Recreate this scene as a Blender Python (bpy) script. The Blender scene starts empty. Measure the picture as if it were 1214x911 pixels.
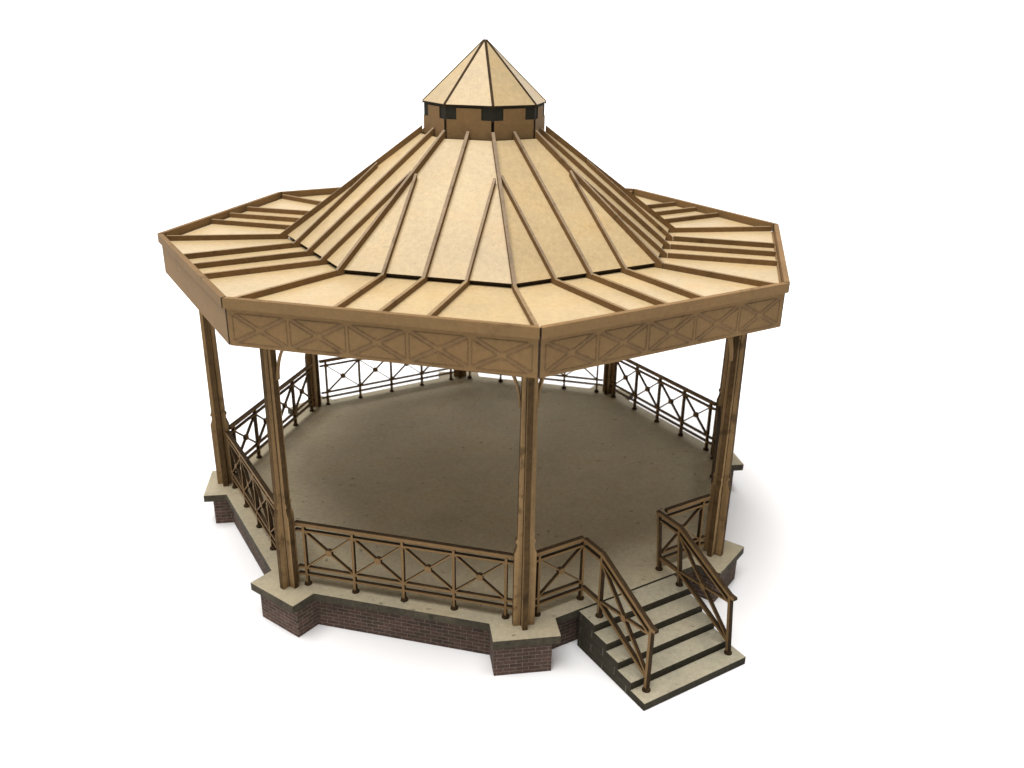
import bpy, math, random
from mathutils import Vector, Matrix
random.seed(7)
S = 0.07                # metres per model unit (columns stand on a circle of radius 1)
H = 0.13                # height of the deck above the paper
TH = math.radians(-82.9324)
R45 = math.radians(45); R22 = math.radians(22.5)
C22, S22, T22 = math.cos(R22), math.sin(R22), math.tan(R22)
sc = bpy.context.scene
COL = sc.collection

# ------------------------------------------------------------------ materials
def nt(name):
    m = bpy.data.materials.new(name); m.use_nodes = True
    t = m.node_tree; b = t.nodes['Principled BSDF']
    return m, t, b
def node(t, kind, **kw):
    n = t.nodes.new(kind)
    for k, v in kw.items():
        if k in n.inputs.keys(): n.inputs[k].default_value = v
        else: setattr(n, k, v)
    return n
def pos(t, sx, sy, sz):
    g = t.nodes.new('ShaderNodeNewGeometry'); mp = t.nodes.new('ShaderNodeMapping')
    mp.inputs['Scale'].default_value = (sx/S, sy/S, sz/S)
    t.links.new(g.outputs['Position'], mp.inputs['Vector']); return mp.outputs['Vector']
def ramp(t, fac, stops):
    r = t.nodes.new('ShaderNodeValToRGB'); e = r.color_ramp.elements
    while len(e) < len(stops): e.new(0.5)
    for el, (p, c) in zip(e, stops): el.position = p; el.color = (*c, 1)
    t.links.new(fac, r.inputs['Fac']); return r.outputs['Color']
def mix(t, kind, fac, a, b):
    n = t.nodes.new('ShaderNodeMix'); n.data_type = 'RGBA'; n.blend_type = kind
    for s, v in ((0, fac), (6, a), (7, b)):
        if hasattr(v, 'is_output'): t.links.new(v, n.inputs[s])
        elif s == 0: n.inputs[0].default_value = v
        else: n.inputs[s].default_value = (*v, 1)
    return n.outputs[2]
def g3(v): return (v, v, v)
def noise(t, vec, scale, detail=4, rough=0.55):
    n = node(t, 'ShaderNodeTexNoise', Scale=scale, Detail=detail, Roughness=rough)
    t.links.new(vec, n.inputs['Vector']); return n.outputs['Fac']

def board(name, col, mott=0.12, speck=0.0, streak=0.0, spots=0.0, rough=0.7, spec=0.3, bump=0.12, vary=0.06, warm=None):
    m, t, b = nt(name)
    v = pos(t, 1, 1, 1)
    c = mix(t, 'MULTIPLY', 1.0, col, ramp(t, noise(t, v, 4.5, 5, 0.6), [(0.3, g3(1-mott)), (0.7, g3(1+mott))]))
    if warm: c = mix(t, 'MIX', ramp(t, noise(t, v, 9.0, 4), [(0.48, g3(0)), (0.75, g3(0.7))]), c, warm)
    c = mix(t, 'MULTIPLY', 1.0, c, ramp(t, noise(t, v, 60, 3, 0.7), [(0.3, g3(1-mott*0.7)), (0.7, g3(1+mott*0.7))]))
    c = mix(t, 'MULTIPLY', 1.0, c, ramp(t, noise(t, v, 190, 2, 0.7), [(0.3, g3(1-mott*0.5)), (0.7, g3(1+mott*0.5))]))
    if streak:
        c = mix(t, 'MULTIPLY', 1.0, c, ramp(t, noise(t, pos(t, 45, 45, 2.2), 1.0, 4, 0.6), [(0.35, g3(1-streak)), (0.6, g3(1+streak*0.3))]))
    if speck:
        c = mix(t, 'MIX', ramp(t, noise(t, pos(t, 1, 1.35, 1), 42, 2, 0.5), [(0.69, g3(0)), (0.745, g3(speck))]), c, tuple(x*0.30 for x in col))
        c = mix(t, 'MIX', ramp(t, noise(t, pos(t, 1.3, 1, 1), 61, 2, 0.5), [(0.70, g3(0)), (0.76, g3(speck*0.5))]), c, tuple(min(1, x*1.5) for x in col))
    if spots:
        c = mix(t, 'MIX', ramp(t, noise(t, pos(t, 1, 1, 0.8), 15, 3, 0.6), [(0.60, g3(0)), (0.70, g3(spots))]), c, tuple(x*0.28 for x in col))
    if vary:
        oi = t.nodes.new('ShaderNodeObjectInfo')
        c = mix(t, 'MULTIPLY', 1.0, c, ramp(t, oi.outputs['Random'], [(0, g3(1-vary)), (1, g3(1+vary))]))
    t.links.new(c, b.inputs['Base Color'])
    b.inputs['Roughness'].default_value = rough
    b.inputs['Specular IOR Level'].default_value = spec
    bp = node(t, 'ShaderNodeBump', Strength=bump, Distance=0.01*S)
    t.links.new(noise(t, v, 130, 3, 0.7), bp.inputs['Height']); t.links.new(bp.outputs['Normal'], b.inputs['Normal'])
    return m

M_PALE = board('pale_roof_board', (0.408, 0.305, 0.166), 0.13, speck=0.20, vary=0.07, warm=(0.385, 0.262, 0.122), rough=0.31, spec=0.20)
M_BROWN = board('brown_fibreboard', (0.215, 0.132, 0.057), 0.10, spots=0.20, vary=0.05, warm=(0.212, 0.120, 0.052), spec=0.12)
M_COLUMN = board('brown_fibreboard_streaked', (0.290, 0.186, 0.086), 0.14, streak=0.30, spots=0.75, vary=0.06, spec=0.12)
M_RIB = board('rib_fibreboard', (0.178, 0.104, 0.043), 0.16, spots=0.5, vary=0.12, spec=0.12)
M_RIBTOP = board('rib_cut_top', (0.210, 0.150, 0.092), 0.22, spots=0.5, vary=0.10, spec=0.2)
M_RIBLOW = board('lower_rib_cut_top', (0.215, 0.145, 0.075), 0.20, spots=0.5, vary=0.10, spec=0.12)
M_EDGE = board('scorched_cut_edge', (0.080, 0.048, 0.020), 0.30, spots=0.6, vary=0.10, rough=0.8, spec=0.1)
M_RAILEDGE = board('scorched_rail_edge', (0.040, 0.024, 0.011), 0.30, spots=0.6, vary=0.12, rough=0.8, spec=0.1)
M_DARK = board('charred_cut_edge', (0.030, 0.019, 0.010), 0.25, vary=0.1, rough=0.85)
M_LINE = board('engraved_line', (0.150, 0.090, 0.040), 0.25, spots=0.5, vary=0.0, rough=0.85)
M_BOSS = board('engraved_bar', (0.188, 0.113, 0.050), 0.12, spots=0.3, vary=0.0, rough=0.85)
M_GREY = board('grey_deck_board', (0.350, 0.305, 0.212), 0.14, speck=0.75, vary=0.0, spec=0.15, warm=(0.325, 0.268, 0.172))
M_TREAD = board('grey_tread_board', (0.335, 0.302, 0.218), 0.17, speck=0.75, vary=0.05, warm=(0.29, 0.24, 0.165))
M_SLABEDGE = board('scorched_grey_edge', (0.062, 0.052, 0.034), 0.40, spots=0.6, vary=0.1, rough=0.9)
M_CHAR = board('charred_grey_edge', (0.034, 0.029, 0.017), 0.40, vary=0.1, rough=0.9)
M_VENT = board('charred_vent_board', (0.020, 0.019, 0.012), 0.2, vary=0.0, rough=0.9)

def brick_mat(name, bw, bh, mortar, c1, c2, cm):
    m, t, b = nt(name)
    uv = node(t, 'ShaderNodeUVMap', uv_map='UVMap')
    # slight wobble so that the engraved courses are not ruler-straight
    v = pos(t, 1, 1, 1)
    nz = node(t, 'ShaderNodeTexNoise', Scale=30.0, Detail=2.0); t.links.new(v, nz.inputs['Vector'])
    vm = node(t, 'ShaderNodeVectorMath', operation='MULTIPLY_ADD')
    t.links.new(nz.outputs['Color'], vm.inputs[0]); vm.inputs[1].default_value = (0.0022, 0.0022, 0); t.links.new(uv.outputs['UV'], vm.inputs[2])
    br = node(t, 'ShaderNodeTexBrick', Scale=1.0)
    br.inputs['Brick Width'].default_value = bw; br.inputs['Row Height'].default_value = bh
    br.inputs['Mortar Size'].default_value = mortar; br.inputs['Mortar Smooth'].default_value = 0.25
    br.inputs['Color1'].default_value = (*c1, 1); br.inputs['Color2'].default_value = (*c2, 1); br.inputs['Mortar'].default_value = (*cm, 1)
    br.inputs['Bias'].default_value = -0.1
    t.links.new(vm.outputs['Vector'], br.inputs['Vector'])
    c = mix(t, 'MULTIPLY', 1.0, br.outputs['Color'], ramp(t, noise(t, v, 8, 5, 0.6), [(0.3, g3(0.72)), (0.7, g3(1.2))]))
    c = mix(t, 'MULTIPLY', 1.0, c, ramp(t, noise(t, v, 110, 2, 0.7), [(0.3, g3(0.78)), (0.7, g3(1.22))]))
    t.links.new(c, b.inputs['Base Color']); b.inputs['Roughness'].default_value = 0.9
    b.inputs['Specular IOR Level'].default_value = 0.2
    bp = node(t, 'ShaderNodeBump', Strength=0.5, Distance=0.004*S); bp.invert = True
    t.links.new(br.outputs['Fac'], bp.inputs['Height']); t.links.new(bp.outputs['Normal'], b.inputs['Normal'])
    return m
M_BRICK = brick_mat('engraved_brick', 0.0385, 0.0132, 0.00085, (0.105, 0.064, 0.050), (0.064, 0.046, 0.036), (0.235, 0.188, 0.148))
M_BLOCK = brick_mat('charred_step_blocks', 0.115, 1.0, 0.0013, (0.042, 0.036, 0.024), (0.026, 0.022, 0.014), (0.190, 0.170, 0.130))

mp, t, b = nt('white_paper')
b.inputs['Base Color'].default_value = (0.83, 0.83, 0.84, 1); b.inputs['Roughness'].default_value = 0.85
b.inputs['Specular IOR Level'].default_value = 0.1
M_PAPER = mp

# ------------------------------------------------------------------ mesh helper
class MB:
    def __init__(s): s.v = []; s.f = []; s.m = []; s.uv = []
    def face(s, pts, mat=0, uv=None):
        n = len(s.v); s.v += [tuple(p) for p in pts]; s.f.append(list(range(n, n+len(pts)))); s.m.append(mat); s.uv.append(uv or [(0, 0)]*len(pts))
    def prism(s, pts2, o, ex, ey, en, t, mf=0, me=1, mb=None):
        """outline pts2 (counter-clockwise in ex,ey) extruded by t along -en from the plane at o"""
        o, ex, ey, en = Vector(o), Vector(ex), Vector(ey), Vector(en)
        A = [o+ex*x+ey*y for x, y in pts2]; B = [p-en*t for p in A]
        if ex.cross(ey).dot(en) < 0: flip = True
        else: flip = False
        area = sum(pts2[i][0]*pts2[(i+1) % len(pts2)][1]-pts2[(i+1) % len(pts2)][0]*pts2[i][1] for i in range(len(pts2)))
        if area < 0: flip = not flip
        def q(P): return list(reversed(P)) if flip else list(P)
        s.face(q(A), mf); s.face(list(reversed(q(B))), mf if mb is None else mb)
        n = len(A)
        for i in range(n):
            j = (i+1) % n; e = me[i] if isinstance(me, (list, tuple)) else me
            s.face(q([A[i], B[i], B[j], A[j]]), e)
    def box(s, x0, x1, y0, y1, z0, z1, top=0, side=1, front=None):
        P = [(x0, y0), (x1, y0), (x1, y1), (x0, y1)]
        s.face([(*p, z1) for p in P], top); s.face([(*p, z0) for p in reversed(P)], top)
        for i in range(4):
            a, c = P[i], P[(i+1) % 4]
            s.face([(*a, z0), (*c, z0), (*c, z1), (*a, z1)], side if front is None or i not in (1, 3) else front)
    def build(s, name, mats, parent=None, rot=0.0):
        me = bpy.data.meshes.new(name)
        me.from_pydata([(x*S, y*S, (z+H)*S) for x, y, z in s.v], [], s.f)
        for m in mats: me.materials.append(m)
        me.polygons.foreach_set('material_index', s.m)
        ul = me.uv_layers.new(name='UVMap'); k = 0
        for u in s.uv:
            for c in u: ul.data[k].uv = c; k += 1
        me.update()
        o = bpy.data.objects.new(name, me); COL.objects.link(o)
        if parent: o.parent = parent
        o.rotation_euler = (0, 0, rot)
        return o
def dup(o, parent, rot):
    c = o.copy(); COL.objects.link(c); c.parent = parent; c.rotation_euler = (0, 0, rot)
    for ch in o.children:
        d = ch.copy(); COL.objects.link(d); d.parent = c
    return c
def group(o, g): o['group'] = g

# ------------------------------------------------------------------ the thing
ROOT = bpy.data.objects.new('bandstand', None); COL.objects.link(ROOT)
ROOT['label'] = 'brown laser cut model bandstand with ribbed octagonal roof on a brick plinth with front steps'
ROOT['category'] = 'model bandstand'
ANG = [TH + k*R45 for k in range(8)]          # columns; k = 0 is the front one
MID = [TH + R22 + k*R45 for k in range(8)]    # sides; k = 0 is the side with the steps

# ---- deck slab with eight square lugs
AD, PR, PW, ST = 0.951, 1.0715, 0.1005, 0.027
ri = (AD - PW*S22)/C22
out = []
for a in ANG:
    c, s_ = math.cos(a), math.sin(a)
    for r, w in ((ri, -PW), (PR, -PW), (PR, PW), (ri, PW)): out.append((r*c-w*s_, r*s_+w*c))
mb = MB(); mb.prism(out, (0, 0, 0), (1, 0, 0), (0, 1, 0), (0, 0, 1), ST, 0, 1)
deck = mb.build('deck', [M_GREY, M_SLABEDGE], ROOT)

# ---- brick plinth: walls and pedestals
def wall_face(mb, p, q, z0, z1, u0=0.0, mat=0):
    L = (Vector(q)-Vector(p)).length
    mb.face([(*p, z0), (*q, z0), (*q, z1), (*p, z1)], mat, [(u0, z0+H), (u0+L, z0+H), (u0+L, z1+H), (u0, z1+H)])
aw = AD-0.016; hw = aw*T22
first = None
for k in range(8):
    if first is None:
        mb = MB(); z0, z1 = -H, -ST-0.0006
        y = hw-0.02
        wall_face(mb, (aw, -y), (aw, y), z0, z1)
        wall_face(mb, (aw-0.03, y), (aw-0.03, -y), z0, z1, 0.3)
        wall_face(mb, (aw-0.03, -y), (aw, -y), z0, z1); wall_face(mb, (aw, y), (aw-0.03, y), z0, z1)
        mb.face([(aw-0.03, -y, z1), (aw, -y, z1), (aw, y, z1), (aw-0.03, y, z1)], 1)
        first = mb.build('plinth_wall', [M_BRICK, M_SLABEDGE], ROOT, MID[0])
    else: dup(first, ROOT, MID[k])
SET = {0: (0.006, -0.010), 1: (0.014, 0.0), 2: (0.036, -0.006), 6: (0.030, 0.002), 7: (0.016, 0.008)}   # how far each brick pier sits back, and sideways
for k in range(8):
    back, side = SET.get(k, (0.014, 0.0))
    mb = MB(); pw = PW-0.014; p0, p1 = 0.90, PR-back; ya, yb = side-pw, side+pw
    wall_face(mb, (p1, ya), (p1, yb), z0, z1, 0.01+0.007*k)
    wall_face(mb, (p0, ya), (p1, ya), z0, z1, 0.022+0.005*k); wall_face(mb, (p1, yb), (p0, yb), z0, z1, 0.035)
    wall_face(mb, (p0, yb), (p0, ya), z0, z1)
    mb.face([(p0, ya, z1), (p1, ya, z1), (p1, yb, z1), (p0, yb, z1)], 1)
    mb.build('pedestal', [M_BRICK, M_SLABEDGE], ROOT, ANG[k])

# ---- columns: two slotted plates each, plus a pair of brackets
ZC = 0.9335
def column_profile(w_extra=0.0):
    half = [(0.0325, 0.0), (0.0325, 0.252), (0.0275, 0.266), (0.0250, 0.276), (0.0250, 0.286), (0.0285, 0.289), (0.0290, 0.294), (0.0270, 0.299),
            (0.0245, 0.302), (0.0215, 0.80), (0.0215, 0.806), (0.0270, 0.812), (0.0270, 0.824), (0.024, 0.83), (0.024, ZC)]
    return [(x, z) for x, z in half] + [(-x, z) for x, z in reversed(half)]
mb = MB(); mb.prism(column_profile(), (1.0085, 0, 0), (0, 1, 0), (0, 0, 1), (1, 0, 0), 0.017)
col0 = mb.build('column', [M_COLUMN, M_EDGE], ROOT, ANG[0])
mb = MB()
prof = column_profile()
h = len(prof)//2
outer = [(x, z) for x, z in prof[:h]]
def half_plate(sgn):
    pts = [(0.0095, 0.0)] + [(x, z-0.0002 if z > 0.9 else z) for x, z in outer] + [(0.0095, ZC-0.0002)]
    m_ = MB(); m_.prism([(sgn*x, z) for x, z in pts], (1.0, -0.0082, 0), (1, 0, 0), (0, 0, 1), (0, -1, 0), 0.0164, 0, 1)
    return m_
plates = []
for sgn in (1, -1):
    m_ = half_plate(sgn)
    for q in (1, -1):
        xa, xb = (1.0084, 1.0098) if sgn > 0 else (0.9902, 0.9916)
        ya, yb = sorted((q*0.0080, q*0.0102))
        m_.box(xa, xb, ya, yb, 0.0005, ZC-0.01, 2, 2)
    plates.append(m_)
for m_ in plates: m_.build('rib_plate', [M_COLUMN, M_EDGE, M_DARK], col0)
# bracket: slim quarter curve from the shaft up to the fascia, along each neighbouring side
for sg in (1, -1):
    mb = MB(); n = 12; W = 0.0058; inner = []; outer_ = []
    for i in range(n+1):
        a = math.pi/2*i/n
        R1, R2 = 0.105, 0.155
        cx, cz = 0.022+R1, 0.705
        inner.append((cx-R1*math.cos(a), cz+R2*math.sin(a)))
        outer_.append((cx-(R1-W)*math.cos(a), cz+(R2-W)*math.sin(a)))
    pts = inner+list(reversed(outer_))
    d = math.radians(90+22.5)*1.0
    ex = (math.cos(d), math.sin(d)*sg, 0)
    en = Vector(ex).cross(Vector((0, 0, 1)))
    mb.prism(pts, Vector((1, 0, 0))+en*0.006, ex, (0, 0, 1), en, 0.012, 0, 0)
    # scroll between curve and shaft
    mb.prism([(0.026, 0.806), (0.05, 0.812), (0.064, 0.828), (0.058, 0.832), (0.047, 0.819), (0.026, 0.813)], Vector((1, 0, 0))+en*0.005, ex, (0, 0, 1), en, 0.010, 0, 0)
    mb.build('bracket', [M_COLUMN, M_EDGE], col0)
group(col0, 'columns of the bandstand')
for k in range(1, 8):
    c = dup(col0, ROOT, ANG[k]); c.rotation_euler = (random.uniform(-0.003, 0.003), random.uniform(-0.003, 0.003), ANG[k]+random.uniform(-0.004, 0.004))

# ---- railings
RP, PITCH = 0.9077, 0.162
def bar(mb, x0, t, p, q, w, mf=0, me=1):
    """flat bar from p to q (y,z) in a plane of constant x, its middle at x0, t thick"""
    d = Vector((q[0]-p[0], q[1]-p[1])).normalized(); n = Vector((-d.y, d.x))*w/2
    pts = [(p[0]+n.x, p[1]+n.y), (p[0]-n.x, p[1]-n.y), (q[0]-n.x, q[1]-n.y), (q[0]+n.x, q[1]+n.y)]
    mb.prism(pts, (x0+t/2, 0, 0), (0, 1, 0), (0, 0, 1), (1, 0, 0), t, mf, me)
def disc(mb, x, y, z0, z1, r0, r1, mat=1, n=12):
    lo = [(x+r0*math.cos(i*2*math.pi/n), y+r0*math.sin(i*2*math.pi/n), z0) for i in range(n)]
    hi = [(x+r1*math.cos(i*2*math.pi/n), y+r1*math.sin(i*2*math.pi/n), z1) for i in range(n)]
    mb.face(hi, mat); mb.face(list(reversed(lo)), mat)
    for i in range(n): mb.face([lo[i], lo[(i+1) % n], hi[(i+1) % n], hi[i]], mat)
def post_mesh(y, top=0.2135, z0=0.0, w=0.0078, x=RP):
    mb = MB(); bar(mb, x, 0.0132, (y, z0+0.004), (y, top), w)
    disc(mb, x, y, z0, z0+0.005, 0.0125, 0.0115); disc(mb, x, y, z0+0.005, z0+0.012, 0.0100, 0.0062)
    return mb
RM = [M_BROWN, M_RAILEDGE]
def brace_mesh(yc):
    mb = MB(); y0, y1 = yc-PITCH/2+0.004, yc+PITCH/2-0.004; zl, zh = 0.0675, 0.1945; zc = (zl+zh)/2
    for a, c in (((y0, zl), (yc, zc)), ((yc, zc), (y1, zh)), ((y0, zh), (yc, zc)), ((yc, zc), (y1, zl))): bar(mb, RP, 0.0112, a, c, 0.0042)
    r = 0.0112
    mb.prism([(yc+r*math.cos(math.radians(22.5+45*i)), zc+r*math.sin(math.radians(22.5+45*i))) for i in range(8)], (RP+0.0072, 0, 0), (0, 1, 0), (0, 0, 1), (1, 0, 0), 0.0144, 0, 1)
    return mb
def rail_parts(parent, y0, y1):
    mb = MB(); bar(mb, RP, 0.0150, (y0, 0.2205), (y1, 0.2205), 0.0115); mb.build('handrail', RM, parent)
    mb = MB(); bar(mb, RP, 0.0120, (y0, 0.1975), (y1, 0.1975), 0.0070); mb.build('upper_rail', RM, parent)
    mb = MB(); bar(mb, RP, 0.0120, (y0, 0.0640), (y1, 0.0640), 0.0065)
    bar(mb, RP, 0.0172, (y0, 0.0390), (y1, 0.0390), 0.0065); mb.build('lower_rail', RM, parent)
ye = 0.352
# the middle post carries the panel as its root mesh would hide parts: use an empty-like frame mesh (the handrail)
def make_railing(rot):
    mb = MB(); bar(mb, RP, 0.0150, (-ye, 0.2205), (ye, 0.2205), 0.0115)
    r = mb.build('railing', RM, ROOT, rot)
    mb = MB(); bar(mb, RP, 0.0120, (-ye, 0.1975), (ye, 0.1975), 0.0070); mb.build('upper_rail', RM, r)
    for z in (0.0640, 0.0390):
        mb = MB(); bar(mb, RP, 0.0120, (-ye, z), (ye, z), 0.0065); mb.build('lower_rail', RM, r)
    for i in range(5): post_mesh((i-2)*PITCH).build('post', RM, r)
    for i in range(4): brace_mesh((i-1.5)*PITCH).build('cross_brace', RM, r)
    group(r, 'railings between the columns')
    return r
rail0 = make_railing(MID[7])
for k in range(1, 7):
    c = dup(rail0, ROOT, MID[k]); c.rotation_euler = (0, random.uniform(-0.006, 0.006), MID[k]+random.uniform(-0.004, 0.004))
# one-bay stubs either side of the steps
for sg in (-1, 1):
    a, c = (0.1635*sg, ye*sg)
    lo, hi = min(a, c), max(a, c)
    mb = MB(); bar(mb, RP, 0.0150, (lo, 0.2205), (hi, 0.2205), 0.0115)
    r = mb.build('short_railing', RM, ROOT, MID[0])
    mb = MB(); bar(mb, RP, 0.0120, (lo, 0.1975), (hi, 0.1975), 0.0070); mb.build('upper_rail', RM, r)
    for z in (0.0640, 0.0390):
        mb = MB(); bar(mb, RP, 0.0120, (lo, z), (hi, z), 0.0065); mb.build('lower_rail', RM, r)
    post_mesh(2*PITCH*sg).build('post', RM, r)
    if sg < 0: post_mesh(PITCH*sg).build('post', RM, r)
    brace_mesh(1.5*PITCH*sg).build('cross_brace', RM, r)
    group(r, 'short railings beside the steps')

# ---- steps
SY0, SY1 = -0.202, 0.178
XB = AD+0.0075
FR = [1.038, 1.100, 1.158, 1.221, 1.284]
RISE = H/5
stairs = None
for i, f in enumerate(FR):
    zt = -RISE*i; zb_ = -RISE*(i+1)+ (0.0004 if i < 4 else 0)
    mb = MB(); y0, y1 = (SY0, SY1) if i < 4 else (SY0, SY1+0.014)
    xb = XB
    mb.face([(xb, y0, zt), (f, y0, zt), (f, y1, zt), (xb, y1, zt)], 0)
    mb.face([(xb, y1, zb_), (f, y1, zb_), (f, y0, zb_), (xb, y0, zb_)], 1)
    mb.face([(f, y0, zb_), (f, y1, zb_), (f, y1, zt), (f, y0, zt)], 1)
    mb.face([(xb, y1, zb_), (xb, y0, zb_), (xb, y0, zt), (xb, y1, zt)], 1)
    off = (0.115*0.5 if i % 2 else 0.0)+0.045
    for yy, P in ((y0, ((xb, y0), (f, y0))), (y1, ((f, y1), (xb, y1)))):
        L = f-xb
        u = [(off, 0.48), (off+L, 0.48), (off+L, 0.52), (off, 0.52)]
        mb.face([(*P[0], zb_), (*P[1], zb_), (*P[1], zt), (*P[0], zt)], 2, u)
    mats = [M_TREAD, M_CHAR, M_BLOCK]
    if stairs is None: stairs = mb.build('staircase', mats, ROOT, MID[0])
    else: mb.build('step', mats, stairs)

# ---- handrails down the steps: flat cut panels standing at y = const
def vbar(mb, y0, t, p, q, w, z_cut=None):
    d = Vector((q[0]-p[0], q[1]-p[1])).normalized(); n = Vector((-d.y, d.x))*w/2
    pts = [(p[0]+n.x, p[1]+n.y), (p[0]-n.x, p[1]-n.y), (q[0]-n.x, q[1]-n.y), (q[0]+n.x, q[1]+n.y)]
    mb.prism(pts, (0, y0+t/2, 0), (1, 0, 0), (0, 0, 1), (0, 1, 0), t, 0, 1)
def vpoly(mb, y0, t, pts):
    mb.prism(pts, (0, y0+t/2, 0), (1, 0, 0), (0, 0, 1), (0, 1, 0), t, 0, 1)
XN, XP, XE = RP+0.0125, 1.008, 1.243
ZE = -RISE*4
for sg in (-1, 1):
    y = PITCH*sg
    XNN = XN-0.004 if sg < 0 else RP-0.008
    zt0, zt1 = 0.2205, 0.2205+ZE-0.004
    w = 0.0115
    sl = (zt1-zt0)/(XE-XP); c_ = w/2*math.sqrt(1+sl*sl)
    mb = MB()
    xe = XE+0.020
    vpoly(mb, y, 0.0140, [(XNN, zt0-w/2), (XP-0.003, zt0-w/2), (XE, zt1-c_), (XE+0.004, zt1-c_), (xe, zt1-0.004), (xe, zt1+0.006), (XE+0.002, zt1+c_), (XP+0.002, zt0+w/2), (XNN, zt0+w/2)])
    hr = mb.build('stair_railing', RM, ROOT, MID[0])
    def pm(x, z0, z1, wd=0.0085):
        mb = MB(); vbar(mb, y, 0.0142, (x, z0+0.003), (x, z1), wd)
        disc(mb, x, y, z0, z0+0.005, 0.0130, 0.0120); disc(mb, x, y, z0+0.005, z0+0.012, 0.0105, 0.0070)
        mb.build('post', RM, hr)
    pm(XP, 0.0, zt0-w/2+0.001); pm(XE, ZE, zt1-c_+0.002, 0.0100)
    if sg > 0: pm(RP, 0.0, zt0-w/2+0.001, 0.0085)
    dz = 0.024
    mb = MB(); vpoly(mb, y, 0.0126, [(XN-0.002, zt0-dz-0.0035), (XP-0.002, zt0-dz-0.0035), (XP+0.001, zt0-dz-0.006), (XP+0.001, zt0-dz+0.0035), (XN-0.002, zt0-dz+0.0035)])
    vbar(mb, y, 0.0120, (XP, zt0-dz-0.002), (XE, zt1-dz-0.001), 0.0068); mb.build('upper_rail', RM, hr)
    zl = 0.050
    mb = MB(); vbar(mb, y, 0.0126, (XN-0.002, zl), (XP+0.002, zl), 0.0115)
    vbar(mb, y, 0.0132, (XP-0.001, zl), (XE, zl+ZE-0.004), 0.0108); mb.build('lower_rail', RM, hr)
    mb = MB()
    A_, B_, C_, D_ = (XP, zt0-dz-0.008), (XE, ZE+0.052), (XP, zl+0.004), (XE, zt1-dz+0.002)
    def lerp(p, q, f): return (p[0]+(q[0]-p[0])*f, p[1]+(q[1]-p[1])*f)
    # crossing point of the two diagonals
    cx = ((A_[0]+B_[0]+C_[0]+D_[0])/4, (A_[1]+B_[1]+C_[1]+D_[1])/4)
    vbar(mb, y, 0.0114, A_, B_, 0.0075); vbar(mb, y, 0.0108, C_, D_, 0.0068)
    r = 0.0125
    vpoly(mb, y, 0.0145, [(cx[0]+r*math.cos(math.radians(22.5+45*i)), cx[1]+r*math.sin(math.radians(22.5+45*i))) for i in range(8)])
    mb.build('cross_brace', RM, hr)
    if sg > 0:      # this one leans in a little
        for o in [hr]+list(hr.children):
            for v in o.data.vertices:
                x_, z_ = v.co.x/S, v.co.z/S-H
                base = 0.0 if x_ < XP else ZE*min(1.0, (x_-XP)/(XE-XP))
                v.co.y -= (0.004+0.10*(z_-base))*S
    group(hr, 'railings down the steps')

# ------------------------------------------------------------------ roof
RR, ZRIM, ZTRIM, ZF0 = 1.1271, 0.976, 0.944, 0.840
ZS = 0.950                                   # top of the lower roof sheet
ar = RR*C22; hr_ = RR*S22
# lower roof: backing ring, eight panels, ribs, eave strips, fascia boards
mb = MB()
def ring(mb, r0, r1, z0, z1, mat=0):
    for k in range(8):
        a, c = k*R45+R22, (k+1)*R45+R22
        P = lambda r, t_, z: (r*math.cos(t_), r*math.sin(t_), z)
        mb.face([P(r0, a, z1), P(r1, a, z1), P(r1, c, z1), P(r0, c, z1)], mat); mb.face([P(r0, c, z0), P(r1, c, z0), P(r1, a, z0), P(r0, a, z0)], mat)
        mb.face([P(r1, a, z0), P(r1, c, z0), P(r1, c, z1), P(r1, a, z1)], mat); mb.face([P(r0, c, z0), P(r0, a, z0), P(r0, a, z1), P(r0, c, z1)], mat)
ring(mb, 0.60, 1.098, 0.9340, 0.9390)
lower = mb.build('lower_roof', [M_PALE], ROOT, MID[0])
def sub(mb, name, mats, parent, rot): return mb.build(name, mats, parent, rot)
def eight(mk, name, mats, parent, offs=0.0, grp=None):
    f0 = None
    for k in range(8):
        if f0 is None: f0 = mk().build(name, mats, parent, offs)
        else: f0c = f0.copy(); COL.objects.link(f0c); f0c.parent = parent; f0c.rotation_euler = (0, 0, offs+k*R45)
    return f0
def panel_low():
    mb = MB(); a0, a1 = 0.62*C22, 1.104*C22; g = 0.0025
    mb.prism([(a0, -a0*T22+g), (a1, -a1*T22+g), (a1, a1*T22-g), (a0, a0*T22-g)], (0, 0, ZS), (1, 0, 0), (0, 1, 0), (0, 0, 1), 0.0105, 0, 1)
    return mb
eight(panel_low, 'roof_panel', [M_PALE, M_DARK], lower)
def trim():
    mb = MB(); g = 0.0028; a1, a0 = ar+0.003, ar-0.013
    mb.prism([(a0, -a0*T22+g), (a1, -a1*T22+g), (a1, a1*T22-g), (a0, a0*T22-g)], (0, 0, ZRIM), (1, 0, 0), (0, 1, 0), (0, 0, 1), ZRIM-ZTRIM-0.003, 2, [1, 0, 1, 0])
    return mb
eight(trim, 'eave_strip', [M_BROWN, M_DARK, M_RIB], lower)
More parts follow.
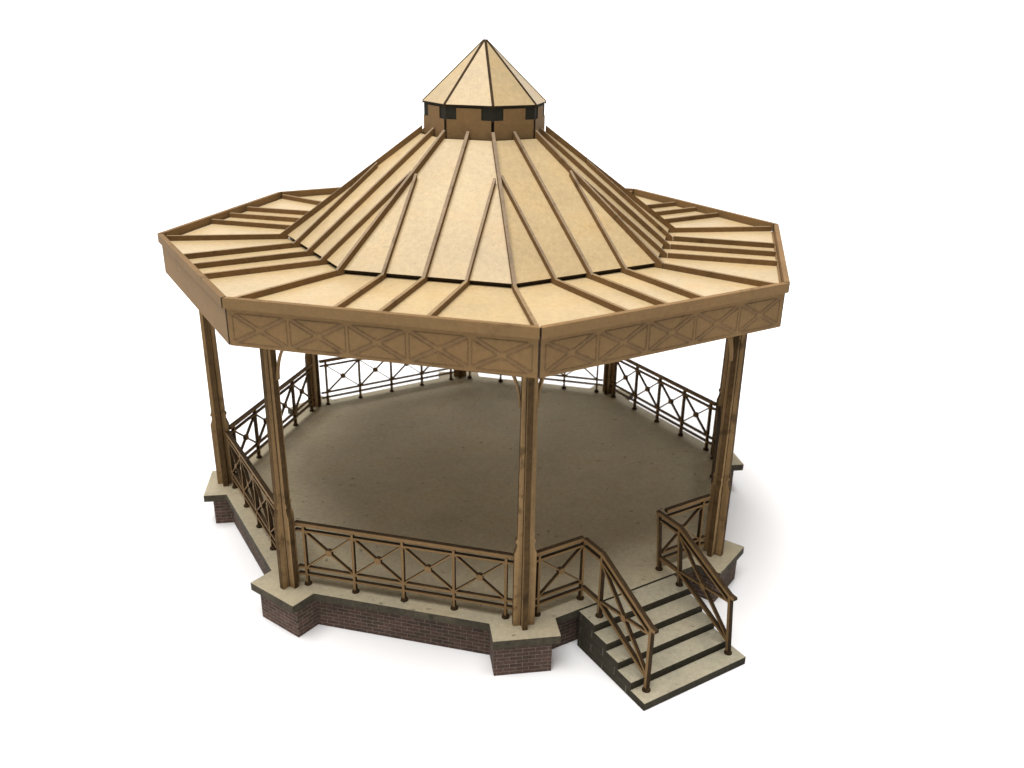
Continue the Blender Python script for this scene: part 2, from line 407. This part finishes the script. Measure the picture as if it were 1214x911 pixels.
def fascia(plain=False):
    mb = MB(); af = ar-0.006; g = 0.0032; L = af*T22-g
    mb.prism([(-L, ZF0), (L, ZF0), (L, ZTRIM), (-L, ZTRIM)], (af, 0, 0), (0, 1, 0), (0, 0, 1), (1, 0, 0), 0.014, 0, [0, 1, 0, 1])
    if plain: return mb
    # engraved lattice: five crossed bays with round bosses, a thin scorched line round every opening
    n = 5; m_ = 0.010; W = (2*L-2*m_)/n; z0_, z1_ = ZF0+0.010, ZTRIM-0.012
    zc = (z0_+z1_)/2; lw = 0.0023
    def line(p, q, lift):
        d = Vector((q[0]-p[0], q[1]-p[1])).normalized(); nn = Vector((-d.y, d.x))*lw/2
        pts = [(p[0]+nn.x, p[1]+nn.y), (p[0]-nn.x, p[1]-nn.y), (q[0]-nn.x, q[1]-nn.y), (q[0]+nn.x, q[1]+nn.y)]
        mb.prism(pts, (af+lift, 0, 0), (0, 1, 0), (0, 0, 1), (1, 0, 0), lift+0.001, 2, 2)
    hb = 0.0055
    for i in range(n):
        ya, yb = -L+m_+i*W+0.005, -L+m_+(i+1)*W-0.005; yc = (ya+yb)/2
        hwx, hz = (yb-ya)/2, (z1_-z0_)/2
        ex = hb*math.hypot(hwx, hz)/hz; ez = hb*math.hypot(hwx, hz)/hwx
        # bars (slightly darker, one sheet proud of the board)
        for sgn in (1, -1):
            d = Vector((hwx, sgn*hz)).normalized(); nn = Vector((-d.y, d.x))*(hb-0.0008)
            p, q = (ya+0.004, zc-sgn*(hz-0.003)), (yb-0.004, zc+sgn*(hz-0.003))
            mb.prism([(p[0]+nn.x, p[1]+nn.y), (p[0]-nn.x, p[1]-nn.y), (q[0]-nn.x, q[1]-nn.y), (q[0]+nn.x, q[1]+nn.y)], (af+0.0003+0.0001*sgn, 0, 0), (0, 1, 0), (0, 0, 1), (1, 0, 0), 0.001, 3, 3)
        mb.prism([(yc+0.0125*math.cos(2*math.pi*j/14), zc+0.0125*math.sin(2*math.pi*j/14)) for j in range(14)], (af+0.0007, 0, 0), (0, 1, 0), (0, 0, 1), (1, 0, 0), 0.001, 0, 2)
        li = 0.0009
        for tri in ([(ya+ex, z0_), (yb-ex, z0_), (yc, zc-ez)], [(ya+ex, z1_), (yb-ex, z1_), (yc, zc+ez)],
                    [(ya, z0_+ez), (ya, z1_-ez), (yc-ex, zc)], [(yb, z0_+ez), (yb, z1_-ez), (yc+ex, zc)]):
            for j in range(3):
                li += 0.00002
                p, q = list(tri[j]), list(tri[(j+1) % 3])
                line(p, q, li)
    return mb
fm = [M_BROWN, M_DARK, M_LINE, M_BOSS]
f0 = fascia().build('fascia_board', fm, lower)
for k in range(1, 8):
    if k == 6: fascia(True).build('fascia_board', fm, lower, k*R45)['label'] = 'plain fascia board without engraved lattice'
    else:
        c = f0.copy(); COL.objects.link(c); c.parent = lower; c.rotation_euler = (0, 0, k*R45)
def corner_block():
    mb = MB(); r = RR-0.009
    mb.box(r-0.0050, r, -0.0040, 0.0040, ZF0+0.002, ZRIM-0.004, 0, 0); return mb
eight(corner_block, 'corner_post', [M_DARK], lower, R22)

def rib_bar(mb, x0, x1, y, w, z0, z1, j=0.0):
    mb.prism([(x0, y-w/2), (x1, y-w/2+j), (x1, y+w/2+j), (x0, y+w/2)], (0, 0, z1), (1, 0, 0), (0, 1, 0), (0, 0, 1), z1-z0, 1, 0)
RW = 0.0108
RB, ZB, RT, ZT = 0.697, 0.9645, 0.225, 1.309
SLP = (ZT-ZB)/(RT-RB)
for k in range(8):
    for y in (-0.131, 0.0, 0.131):
        mb = MB(); j = random.uniform(-0.003, 0.003)
        rib_bar(mb, 0.6685+random.uniform(0, 0.002), 1.104*C22+0.0015, y+random.uniform(-0.002, 0.002), RW, ZS, ZS+0.0170, j)
        mb.build('rib', [M_RIB, M_RIBLOW], lower, k*R45)
    mb = MB(); rib_bar(mb, 0.7215+random.uniform(0, 0.002), 1.100, random.uniform(-0.002, 0.002), RW, ZS, ZS+0.0176, random.uniform(-0.002, 0.002))
    mb.build('hip_rib', [M_RIB, M_RIBLOW], lower, k*R45+R22)

# upper roof
mb = MB()
for k in range(8):
    a, c = k*R45+R22, (k+1)*R45+R22
    P = lambda r, t_, z: (r*math.cos(t_), r*math.sin(t_), z)
    d = 0.020
    mb.face([P(RB-0.012, a, ZB-d), P(RB-0.012, c, ZB-d), P(RT-0.012, c, ZT-d), P(RT-0.012, a, ZT-d)], 0)
upper = mb.build('upper_roof', [M_PALE], ROOT, MID[0])
nx, nz = -SLP/C22, 1.0
nl = math.hypot(nx, nz); NV = Vector((nx/nl, 0, nz/nl)); UP = Vector((-NV.z, 0, NV.x))
def cone_panel(rb, zb, rt, zt, g, t):
    mb = MB(); ab, at = rb*C22, rt*C22
    N = Vector((zt-zb, 0, ab-at)).normalized(); U = Vector((at-ab, 0, zt-zb)); Ln = U.length; U.normalize()
    mb.prism([(-ab*T22+g, 0), (ab*T22-g, 0), (at*T22-g, Ln), (-at*T22+g, Ln)], (ab, 0, zb), (0, 1, 0), U, N, t, 0, 1)
    return mb
eight(lambda: cone_panel(RB, ZB, RT, ZT, 0.0050, 0.0150), 'roof_panel', [M_PALE, M_DARK], upper)
def slope_rib(x0, y, w, corner, grow=0.0):
    """rib lying on the upper roof from radius/apothem x0 down to the foot; profile in the x-z plane"""
    k_ = 1.0 if corner else 1/C22
    zs = lambda x: ZB + SLP*(x*k_-RB)
    hv = 0.0195 + grow
    xf = RB/k_
    xb = xf + 0.024
    zb = max(zs(xb)+hv, ZS+0.010)
    mb = MB()
    pts = [(x0, zs(x0)-0.006), (xf-0.012, zs(xf-0.012)-0.006), (xf-0.002, ZS+0.0006), (xb, ZS+0.0006), (xb, zb), (x0, zs(x0)+hv)]
    mb.prism(pts, (0, y-w/2, 0), (1, 0, 0), (0, 0, 1), (0, -1, 0), w, 0, [1, 1, 1, 1, 1, 1])
    return mb
LR = 0.2120
for k in range(8):
    slope_rib(LR*C22+0.003, random.uniform(-0.002, 0.002), RW, False).build('rib', [M_RIB, M_RIBTOP], upper, k*R45)
    for y in (-0.130, 0.130):
        slope_rib(0.347+random.uniform(-0.006, 0.006), y+random.uniform(-0.002, 0.002), RW-0.002, False, -0.001).build('rib', [M_RIB, M_RIBTOP], upper, k*R45)
    slope_rib(LR+0.004, 0.0, RW, True, 0.001).build('hip_rib', [M_RIB, M_RIBTOP], upper, k*R45+R22)

# lantern
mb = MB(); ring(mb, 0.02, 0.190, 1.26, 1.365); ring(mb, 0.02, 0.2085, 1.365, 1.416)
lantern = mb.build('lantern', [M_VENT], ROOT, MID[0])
def lantern_wall():
    mb = MB(); a = LR*C22; L = LR*S22-0.0056; zb, zt, nd, nw = 1.283, 1.406, 0.036, 0.0335
    mb.prism([(-L, zb), (L, zb), (L, zt-nd), (L-nw, zt-nd), (L-nw, zt), (-L+nw, zt), (-L+nw, zt-nd), (-L, zt-nd)], (a, 0, 0), (0, 1, 0), (0, 0, 1), (1, 0, 0), 0.0125, 0, 1)
    return mb
eight(lantern_wall, 'lantern_wall', [M_BROWN, M_DARK], lantern)

# cap
ZC0, RC0, ZA = 1.4165, 0.2145, 1.612
mb = MB()
for k in range(8):
    a, c = k*R45+R22, (k+1)*R45+R22
    mb.face([P(RC0-0.012, a, ZC0-0.006), P(RC0-0.012, c, ZC0-0.006), P(0.008, c, ZA-0.020), P(0.008, a, ZA-0.020)], 0)
    mb.face([P(RC0-0.012, c, ZC0-0.006), P(RC0-0.012, a, ZC0-0.006), P(0.01, a, ZC0-0.004), P(0.01, c, ZC0-0.004)], 0)
cap = mb.build('cap_roof', [M_DARK], ROOT, MID[0])
eight(lambda: cone_panel(RC0, ZC0, 0.0125, ZA-0.007, 0.0040, 0.0115), 'roof_panel', [M_PALE, M_DARK], cap)
def hip_strip():
    mb = MB(); s_ = (ZA-0.007-ZC0)/(0.0125-RC0)
    z = lambda r: ZC0+s_*(r-RC0)
    w = 0.0085
    mb.prism([(RC0-0.001, z(RC0-0.001)-0.010), (RC0-0.001, z(RC0-0.001)+0.0012), (0.006, z(0.006)+0.0012), (0.006, z(0.006)-0.010)], (0, -w/2, 0), (1, 0, 0), (0, 0, 1), (0, -1, 0), w, 0, 0)
    return mb
eight(hip_strip, 'hip_strip', [M_RAILEDGE], cap, R22)

# ------------------------------------------------------------------ white paper sweep
mb = MB(); prof = [(-14.0, 0.0), (6.5, 0.0)]
for i in range(1, 25):
    a = math.radians(90*i/24); prof.append((6.5+3*math.sin(a), 3-3*math.cos(a)))
prof.append((9.5, 16.0))
me_v = []
for i in range(len(prof)-1):
    (y0, z0), (y1, z1) = prof[i], prof[i+1]
    mb.face([(-22, y0, z0-H), (22, y0, z0-H), (22, y1, z1-H), (-22, y1, z1-H)], 0)
bg = mb.build('tabletop', [M_PAPER]); bg['kind'] = 'structure'
bg['label'] = 'seamless white paper surface under and behind the model'
bg['category'] = 'surface'
import bmesh
bm = bmesh.new(); bm.from_mesh(bg.data); bmesh.ops.remove_doubles(bm, verts=bm.verts, dist=1e-6); bm.to_mesh(bg.data); bm.free()
for p_ in bg.data.polygons: p_.use_smooth = True

# ------------------------------------------------------------------ light
w = bpy.data.worlds.new('World'); sc.world = w; w.use_nodes = True
w.node_tree.nodes['Background'].inputs['Color'].default_value = (1.0, 0.99, 0.97, 1)
w.node_tree.nodes['Background'].inputs['Strength'].default_value = 0.14
def area(name, az, el, dist, size, power, col=(1, 1, 1), target=(0, 0, 0.6)):
    l = bpy.data.lights.new(name, 'AREA'); l.shape = 'SQUARE'; l.size = size*S; l.energy = power; l.color = col
    o = bpy.data.objects.new(name, l); COL.objects.link(o)
    az, el = math.radians(az), math.radians(el)
    d = Vector((math.cos(az)*math.cos(el), math.sin(az)*math.cos(el), math.sin(el)))
    tg = Vector(target)*S
    o.location = tg + d*dist*S; o.rotation_euler = d.to_track_quat('Z', 'Y').to_euler()
    return o
area('softbox', -145, 81, 20, 17, 45, (1.0, 0.985, 0.965))

# ------------------------------------------------------------------ camera
pan, tilt, roll = -0.0358, -0.3905, 0.019
cp, sp, ct, st, cr, sr = math.cos(pan), math.sin(pan), math.cos(tilt), math.sin(tilt), math.cos(roll), math.sin(roll)
ex, ey, ez = Vector((cp, sp, 0)), Vector((-sp, cp, 0)), Vector((0, 0, 1))
dep = ey*ct+ez*st; up = -ey*st+ez*ct
X, U = ex*cr+up*sr, -ex*sr+up*cr
cam = bpy.data.cameras.new('camera'); co = bpy.data.objects.new('camera', cam); COL.objects.link(co)
Mx = Matrix((X, U, -dep)).transposed().to_4x4(); Mx.translation = Vector((0, -3.1106, 1.6482+H))*S
co.matrix_world = Mx
cam.sensor_fit = 'HORIZONTAL'; cam.sensor_width = 36; cam.lens = 36*1024.5889/1214
cam.clip_start = 0.005; cam.clip_end = 20
cam.dof.use_dof = True; cam.dof.focus_distance = 2.75*S; cam.dof.aperture_fstop = 36
sc.camera = co
sc.view_settings.view_transform = 'Standard'; sc.view_settings.look = 'None'; sc.view_settings.exposure = 0; sc.view_settings.gamma = 1
